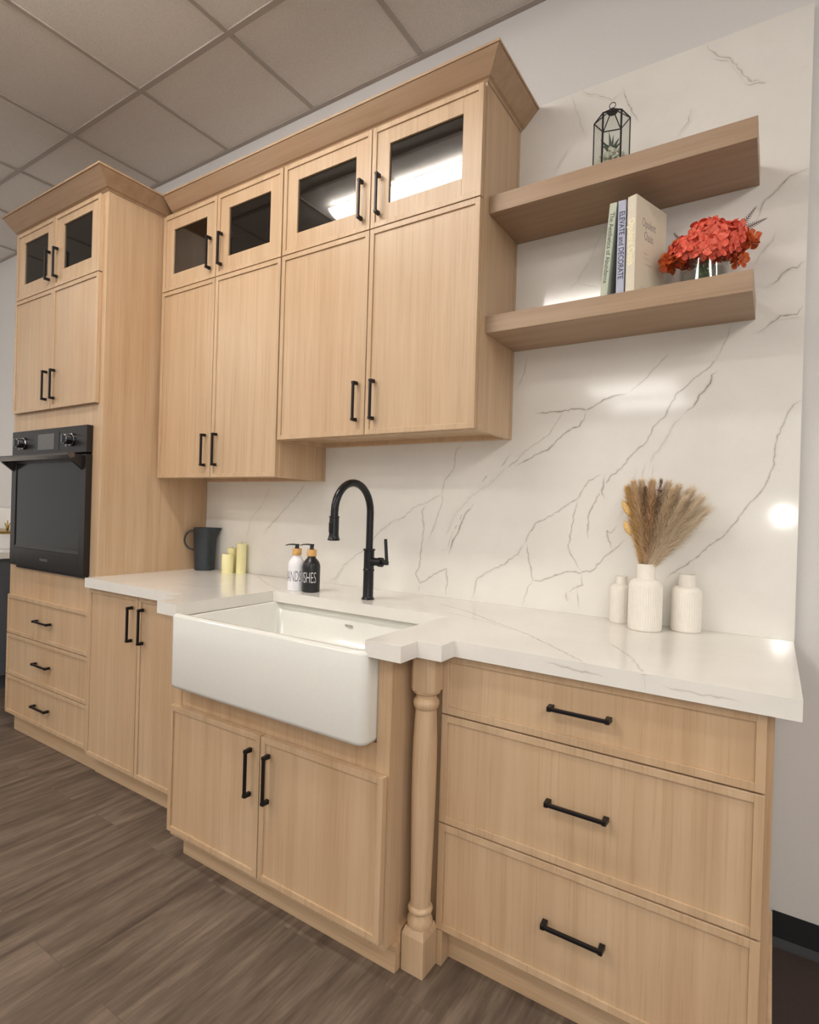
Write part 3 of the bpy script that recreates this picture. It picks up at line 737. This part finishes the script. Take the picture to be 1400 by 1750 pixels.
# ------------------------------------------------------------------ flowers on the lower shelf
vx, vy, vz = 96.2, -4.7, 76.31
gv = thing('glass_vase', (vx, vy, vz), 'short clear glass cylinder vase holding the red flowers', 'vase')
M().lathe((vx, vy, vz), [(2.4, 0), (2.6, .1), (2.6, 4.6), (2.5, 4.6), (2.45, .35), (0.01, .35)], 48, cap=True).build('glass', GLC, gv, smooth='auto')
M().lathe((vx, vy, vz), [(2.3, .4), (2.35, .5), (2.35, 2.6), (0.01, 2.6)], 40).build('water', glass('water', (.88, .92, .9, 1), .0, 1.33), gv, smooth='auto')
STEM = plain('leaf_green', srgb(112, 132, 72), .5, .15)
def petal_mat(name, c1, c2):
    t = NT(name); f_ = t.noise(t.coords((1, 1, 1), rnd=False), 90, 3); t.base(t.ramp(f_, [(.3, c1), (.7, c2)])).set(rough=.6); return t.m
CORAL = petal_mat('coral_petal', srgb(208, 62, 40), srgb(250, 126, 100)); ORNG = petal_mat('orange_petal', srgb(168, 62, 18), srgb(214, 104, 40))
def petal(b, c, n, u, size, cup=.35):
    v = n.cross(u); N = 7; i = len(b.v); b.v.append(tuple(c))
    for k in range(N):
        a = -1.25 + 2.5 * k / (N - 1); q = c + (u * (math.cos(a) * .62 + .5) + v * math.sin(a) * .62) * size + n * (size * cup * (.35 + .3 * math.cos(a * 1.2)))
        b.v.append(tuple(q))
    for k in range(N - 1): b.f.append((i, i + 1 + k, i + 2 + k)); b.mi.append(0)
def blossom(b, c, n, size, np_=4, cup=.35, rn=random):
    u0 = n.orthogonal().normalized(); ph = rn.uniform(0, 6.28)
    for k in range(np_):
        a = ph + 2 * math.pi * k / np_; u = (u0 * math.cos(a) + n.cross(u0) * math.sin(a)).normalized(); petal(b, c, n, u, size * rn.uniform(.85, 1.15), cup)
def hydrangea(c, rad, label, n, mat, seed, size=.85):
    rn = random.Random(seed); c = Vector(c); b = M()
    t = thing('silk_hydrangea', (c.x, c.y, c.z), label, 'flower', 'silk flowers in the glass vase')
    for k in range(n):
        z = 1 - 1.7 * (k + .5) / n; q = math.sqrt(max(0, 1 - z * z)); a = k * 2.39996
        d = Vector((q * math.cos(a), q * math.sin(a), z)); p = c + Vector((d.x * rad[0], d.y * rad[1], d.z * rad[2])) * rn.uniform(.88, 1.1)
        nn = (d + Vector((rn.uniform(-.35, .35), rn.uniform(-.35, .35), rn.uniform(-.3, .3)))).normalized(); blossom(b, p, nn, size, 4, .3, rn)
    b.build('petals', mat, t)
    M().ball(tuple(c - Vector((0, 0, .2))), tuple(x * .72 for x in rad)).build('core', plain('flower_core', srgb(150, 44, 28), .8), t, smooth=True)
    M().tube([(c.x, c.y, c.z - rad[2] * .5), (vx + (c.x - vx) * .45, vy + (c.y - vy) * .4, vz + 4.5), (vx - (c.x - vx) * .15 + .25, vy, vz + .5)], .26, 8).build('stem', STEM, t, smooth=True)
hydrangea((94.6, -5.2, 81.4), (1.9, 1.8, 1.5), 'coral silk hydrangea head nearest the books', 44, CORAL, 1)
hydrangea((96.8, -5.6, 82.5), (2.0, 1.8, 1.8), 'coral silk hydrangea head at the top middle of the bunch', 48, CORAL, 2)
hydrangea((98.7, -4.6, 82.1), (1.8, 1.6, 1.8), 'coral silk hydrangea head at the right of the bunch', 44, CORAL, 4)
hydrangea((97.2, -6.6, 80.6), (1.9, 1.3, 1.0), 'small coral silk hydrangea head hanging low over the vase rim', 24, CORAL, 5, .8)
def small_flower(c, label, size, seed):
    rn = random.Random(seed); c = Vector(c); t = thing('orange_blossom', tuple(c), label, 'flower', 'orange blossoms in the glass vase'); b = M()
    for k in range(7):
        d = Vector((rn.uniform(-1, 1), rn.uniform(-1, .2), rn.uniform(-.7, .9))).normalized(); blossom(b, c + d * size * .5, d, size * .75, 4, .7, rn)
    b.build('petals', ORNG, t)
    M().tube([tuple(c), (c.x + (vx - c.x) * .4, c.y + (vy - c.y) * .4, c.z + .3), (vx + (c.x - vx) * .3, vy, vz + 4.4), (vx, vy, vz + .6)], .07, 6).build('stem', STEM, t, smooth=True)
small_flower((92.6, -5.4, 80.6), 'orange blossom low on the left, beside the books', 1.15, 11)
small_flower((93.3, -6.3, 80.1), 'orange blossom hanging in front of the vase rim on the left', 1.0, 12)
small_flower((100.9, -4.9, 81.6), 'orange blossom at the far right tip of the bunch', .95, 13)
small_flower((99.9, -5.6, 79.3), 'single orange bud drooping right of the vase', .85, 14)
small_flower((93.2, -4.8, 82.3), 'olive orange blossom at the upper left of the bunch', .9, 15)
FERN = plain('dried_fern', srgb(98, 78, 74), .7, .15)
def fern(a, c, label):
    a, c = Vector(a), Vector(c); t = thing('fern_sprig', tuple(a), label, 'fern', 'dried fern sprigs in the glass vase'); b = M(); d = c - a; n = 15
    side = d.cross(Vector((0.4, -1, 0.1))).normalized()
    b.tube([tuple(a), tuple(c)], .035, 6)
    for k in range(2, n + 1):
        p = a + d * (k / n); ln = .55 * (1.15 - k / n)
        for s_ in (-1, 1):
            q = p + side * s_ * ln + d.normalized() * .22; e = d.normalized() * .07
            b.quad([tuple(p - e), tuple(p + e), tuple(q + e * .4), tuple(q - e * .4)])
    b.build('frond', FERN, t)
    M().tube([tuple(a), (vx + (a.x - vx) * .4, vy, vz + 4.4), (vx, vy, vz + .6)], .05, 6).build('stem', STEM, t)
fern((99.2, -4.6, 82.6), (101.2, -4.4, 85.4), 'dark fern sprig pointing up at the right of the red flowers')
fern((99.4, -4.8, 82.8), (102.2, -5.0, 83.6), 'dark fern sprig pointing sideways at the right of the red flowers')
fern((94.3, -4.8, 82.2), (92.9, -4.9, 84.2), 'dark fern sprig at the left of the red flowers')
fern((94.9, -4.6, 82.4), (94.6, -4.4, 84.3), 'short fern sprig behind the left side of the red flowers')

# ------------------------------------------------------------------ jug
jx, jy = 3.15, -2.55
jg = thing('metal_jug', (jx, jy, CT), 'dark charcoal metal jug standing in the corner by the oven tower', 'jug')
sp = math.atan2(.71, .70)
def jr(a, z):
    if z < 6.5: return 1
    d = abs((a - sp + math.pi) % (2 * math.pi) - math.pi); k = max(0, (z - 6.5) / 2.4)
    return 1 + .42 * k * math.exp(-(d / .33) ** 2)
M().lathe((jx, jy, CT), [(1.9, 0), (2.0, .1), (2.08, 2), (2.18, 5), (2.26, 6.6), (2.3, 7.6), (2.33, 8.4), (2.35, 8.9), (2.22, 8.9), (2.15, 8.0), (2.1, 6.5), (1.95, 1.0), (.01, .6)], 64, rfun=jr).build('body', ENAM, jg, smooth='auto')
hdv = Vector((-.70, -.71, 0)); P = []
for k in range(13):
    a = math.pi * (k / 12) * 1.05 + 1.45; P.append(tuple(Vector((jx, jy, CT + 6.3)) + hdv * (2.15 - 1.95 * math.cos(a)) + Vector((0, 0, 2.05 * math.sin(a)))))
M().tube(P, .17, 12).build('handle', ENAM, jg, smooth=True)

# ------------------------------------------------------------------ candles
def candle(x, y, r_, h_, label):
    t = thing('pillar_candle', (x, y, CT), label, 'candle', 'three ivory pillar candles')
    M().lathe((x, y, CT), [(r_ * .98, 0), (r_, .08), (r_, h_ - .12), (r_ * .93, h_), (r_ * .6, h_ - .18), (.01, h_ - .22)], 40, rfun=lambda a, z: 1 + .012 * math.sin(5 * a + z)).build('wax', WAX, t, smooth='auto')
    M().cyl((x, y, CT + h_ - .3), (x + .03, y, CT + h_ + .22), .04, 8).build('wick', BLKP, t)
candle(11.3, -3.2, 1.15, 3.93, 'shortest ivory pillar candle, in front of the other two')
candle(10.45, -1.45, 1.0, 5.05, 'middle-height ivory pillar candle, half hidden behind the short one')
candle(13.15, -1.3, 1.0, 6.1, 'tallest ivory pillar candle, on the right')

# ------------------------------------------------------------------ soap bottles
def bottle(x, y, body, mat, ink, word, label, r_, zt, pump_up):
    t = thing('soap_dispenser', (x, y, CT), label, 'soap dispenser', 'pair of pump soap bottles')
    prof = [(r_ * .9, 0), (r_ * .98, .1), (r_, .3), (r_, 4.0), (r_ * .97, 4.4), (r_ * .85, 4.9), (r_ * .64, 5.3), (r_ * .46, 5.6), (r_ * .42, 6.0)]
    bo = M().lathe((x, y, CT), prof, 48).build('bottle', mat, t, smooth='auto')
    vs, fs = text_mesh(word, 2.35, .40, bold=-.035)
    ph0 = math.atan2(-79 - y, 104 - x) - math.radians(30)
    w_ = (max(v[0] for v in vs) - min(v[0] for v in vs)); kx = math.radians(122) * r_ / w_
    # break long faces so the letters follow the curved glass
    put_text(vs, fs, lambda a, b_, c_: (x + (r_ + .015 + c_) * math.cos(ph0 + a * kx / r_), y + (r_ + .015 + c_) * math.sin(ph0 + a * kx / r_), CT + 2.35 + b_ * 1.08), 'lettering', ink, bo)
    M().lathe((x, y, CT), [(r_ * .52, 5.85), (r_ * .54, 5.95), (r_ * .54, 6.85), (r_ * .5, 6.95)], 40).build('collar', BAMB, t, smooth='auto')
    pz = 6.95 + pump_up
    p = M(); p.lathe((x, y, CT), [(.42, 6.9), (.42, 7.05), (.16, 7.1), (.16, pz), (.33, pz), (.33, pz + .45), (.42, pz + .5), (.42, pz + .62), (.3, pz + .68)], 24)
    d = Vector((-.80, -.60, 0)); q = Vector((x, y, CT + pz + .55)); p.tube([tuple(q - d * .3), tuple(q + d * .6 + Vector((0, 0, .06))), tuple(q + d * 1.4 + Vector((0, 0, .03))), tuple(q + d * 1.9 + Vector((0, 0, -.14)))], [.13, .13, .1, .07], 10)
    p.build('pump', BLKP, t, smooth='auto')
    return t
WHB = plain('satin_white_bottle', srgb(240, 238, 242), .25, .01); BKB = plain('satin_black_bottle', srgb(30, 30, 31), .32, .03)
INKB = plain('dark_lettering', srgb(70, 66, 78), .5, .02); INKW = plain('white_lettering', srgb(232, 232, 232), .5, .02)
bottle(37.3, -10.3, None, WHB, INKB, 'HANDS', 'white soap bottle lettered HANDS with bamboo collar and black pump', 1.44, 0, .05)
bottle(40.25, -9.9, None, BKB, INKW, 'DISHES', 'black soap bottle lettered DISHES with bamboo collar and black pump', 1.47, 0, .2)

# ------------------------------------------------------------------ ceramic vases and dried grass
def vase(x, y, r_, rn_, h_, hs, label, ribs):
    t = thing('ceramic_vase', (x, y, CT), label, 'vase', 'three white ribbed ceramic vases')
    prof = [(r_ * .93, 0), (r_, .12), (r_, .3)] + [(r_, .3 + (hs - .3) * k / 6) for k in range(1, 7)]
    for k in range(1, 8): a = math.pi / 2 * k / 7; prof.append((rn_ + (r_ - rn_) * math.cos(a) , hs + (r_ - rn_) * .95 * math.sin(a)))
    zn = hs + (r_ - rn_) * .95
    prof += [(rn_ * .98, zn + .1), (rn_, h_ - .15), (rn_ * 1.02, h_), (rn_ * .84, h_), (rn_ * .8, zn), (rn_ * .6, zn - .4), (.01, zn - .5)]
    def rf(a, z): return 1 + (.012 * math.cos(ribs * a) if .2 < z < hs + .2 else 0)
    M().lathe((x, y, CT), prof, ribs * 4, rfun=rf).build('body', VASE, t, smooth='auto'); return t
vase(87.35, -1.7, 1.40, .70, 6.06, 4.35, 'smallest white ribbed ceramic vase, left of the grass vase', 34)
vase(90.8, -4.5, 1.95, 1.08, 8.12, 5.45, 'tallest white ribbed ceramic vase, holding the dried grass', 46)
vase(95.1, -1.95, 1.72, .96, 6.98, 4.8, 'medium white ribbed ceramic vase, right of the grass vase', 40)

cx_, cy_, cz_ = 90.8, -4.5, CT + 8.12
def plume(tip, rad, cols, label, seed, n=4600, start=.10, hair=1.0, slender=False):
    rn = random.Random(seed); a = Vector((cx_ + rn.uniform(-.35, .35), cy_ + rn.uniform(-.35, .35), cz_ - 1.6)); c = Vector((cx_, cy_, cz_)) + Vector(tip)
    mid = a.lerp(c, .5) + Vector((-(tip[0]) * .10, 0, .35)); t = thing('dried_grass_plume', tuple(a), label, 'dried grass', 'dried pampas plumes in the tall vase')
    def P(s_): return a * (1 - s_) ** 2 + mid * (2 * s_ * (1 - s_)) + c * s_ ** 2
    M().tube([tuple(P(k / 8)) for k in range(9)], [.07] * 8 + [.03], 6).build('stem', plain('straw_stem', srgb(190, 160, 110), .7), t)
    b = M()
    for k in range(n):
        s_ = start + (1 - start) * rn.random(); p = P(s_); tg = (P(min(1, s_ + .05)) - P(s_ - .05)).normalized()
        env = min(1.15, .42 + 1.7 * (s_ - start)) * (1 - max(0, s_ - .55) / .46) ** .45; rad_ = rad * 1.5; an = rn.uniform(0, 6.28); u = tg.orthogonal().normalized(); o = u * math.cos(an) + tg.cross(u) * math.sin(an)
        q0 = p + o * rad_ * env * rn.random() * .7; L = hair * rn.uniform(.35, 1.25)
        q1 = q0 + tg * L * .75 + o * rad * (.35 + env) * rn.uniform(.2, 1.5) + Vector((rn.uniform(-.12, .12), rn.uniform(-.12, .12), rn.uniform(-.12, .12))); wv = tg.cross(o) * .026
        q1.y = min(q1.y, -.15); b.quad([tuple(q0 - wv), tuple(q0 + wv), tuple(q1)], rn.choice((0, 0, 1)))
    b.build('plume', cols, t); return t
def hairm(name, r_, g_, b_): return plain(name, srgb(r_, g_, b_), .8, .18, 200)
TAN, TAN2 = hairm('plume_tan', 222, 190, 148), hairm('plume_tan_light', 238, 212, 172)
BG, BG2 = hairm('plume_beige', 228, 208, 180), hairm('plume_cream', 236, 220, 194)
GD, GD2 = hairm('plume_golden', 222, 184, 118), hairm('plume_straw', 230, 198, 136)
BR, BR2 = hairm('plume_brown', 112, 74, 52), hairm('plume_umber', 150, 106, 76)
plume((-2.5, .1, 9.3), .62, [GD, GD2], 'golden grass plume at the left edge of the bunch', 21)
plume((-1.7, -.5, 9.9), .62, [TAN, TAN2], 'tan grass plume, second from the left', 22)
plume((-.9, .3, 10.1), .6, [BG, TAN2], 'pale grass plume beside the dark streak, left of centre', 23)
plume((-.25, -.8, 9.4), .42, [BR, BR2], 'dark brown grass plume left of centre', 24, 900, .3, .6)
plume((.4, .1, 10.1), .65, [TAN, TAN2], 'tan grass plume at the centre top of the bunch', 25)
plume((.55, -1.1, 8.6), .6, [TAN, BR2], 'reddish tan grass plume low in front', 26)
plume((1.5, -.6, 10.3), .42, [BR, BR2], 'dark brown grass plume right of centre', 27, 900, .35, .6)
plume((2.2, .2, 9.9), .65, [BG, BG2], 'soft beige grass plume right of the dark streak', 28)
plume((3.4, -.2, 9.5), .7, [BG, BG2], 'soft beige grass plume fanning to the right', 29)
plume((4.6, .5, 8.9), .75, [BG, BG2], 'soft beige grass plume, third from the right edge', 30, hair=1.6)
plume((2.8, -1.0, 9.0), .75, [BG, TAN2], 'tan beige grass plume in front, right of centre', 33)
plume((4.0, -.9, 7.9), .75, [BG, BG2], 'short beige grass plume in front, on the right', 34, hair=1.2)
plume((5.6, .1, 7.9), .75, [BG, BG2], 'soft beige grass plume, second from the right edge', 31, hair=1.7)
plume((6.1, .7, 6.6), .7, [BG2, BG], 'wispy beige grass plume lowest at the right edge', 32, hair=1.8)
def bunny(c, top, label, seed):
    c = Vector(c); top = Vector(top); t = thing('bunny_tail', tuple(c), label, 'dried grass', 'golden seed heads in the tall vase')
    b = M(); d = top - c; u = Vector((0, -1, 0)).cross(d).normalized()
    prof = [.05, .3, .42, .4, .28, .04]; b.tube([tuple(c + d * k / 5) for k in range(6)], prof, 12)
    b.build('seed_head', GD, t, smooth=True); M().tube([tuple(c), (cx_ - .5, cy_, cz_ + 1), (cx_ - .2, cy_, cz_ - 1)], .05, 6).build('stem', GD2, t)
bunny((-1.95 + cx_, -4.9, 49.9), (-2.95 + cx_, -5.0, 51.9), 'golden seed head sticking out at the upper left', 1)
bunny((-1.75 + cx_, -5.2, 47.5), (-2.6 + cx_, -5.4, 49.4), 'golden seed head sticking out at the lower left', 2)

# ------------------------------------------------------------------ next display, past the oven tower
gc = thing('grey_cabinet', (-90, -16, 0), 'slate grey base cabinet of the next display, past the oven tower', 'base cabinet')
M().box(-125, -62.5, -60, -.05, 4, 34.3).build('body', GREY, gc, bevel=.05)
M().box(-125, -65, -60, -.05, 0, 4).build('toe_kick', GREY, gc)
tag(M().box(-126, -61.5, -61, -.02, 34.3, 36).build('countertop.001', MCT, None, loc=(-90, -16, 34.3), bevel=.08), 'white countertop on the slate grey cabinet at the far left', 'countertop')
tag(M().box(-126, -61.5, -1.0, -.02, 36.0, 46.8).build('backsplash_curb', MCT, None, loc=(-90, -.5, 36), bevel=.05), 'low white backsplash strip behind the far left countertop', 'backsplash')
gt = thing('gold_tray', (-88, -8, 36), 'white tray with a thin gold rim on the far left countertop', 'tray')
M().box(-104, -72, -13, -4, 36.01, 40.2).build('body', WHT, gt, bevel=.1)
M().box(-104.2, -71.8, -13.2, -3.8, 40.2, 40.8).build('rim', GOLD, gt, bevel=.05)
gw = thing('gold_twig', (-78.2, -7, 40.8), 'small gold twig ornament on the gold rimmed tray', 'ornament')
tb = M()
for dx, dz in ((0, 3.2), (1.6, 2.6), (-1.7, 2.4)): tb.tube([(-78.2, -7, 40.82), (-78.2 + dx * .4, -7, 41.8), (-78.2 + dx, -7, 40.4 + dz)], [.25, .2, .12], 8)
tb.build('branches', GOLD, gw, smooth=True)

# helper properties out, so only the descriptive ones stay
for o in bpy.data.objects:
    if '_o' in o: del o['_o']
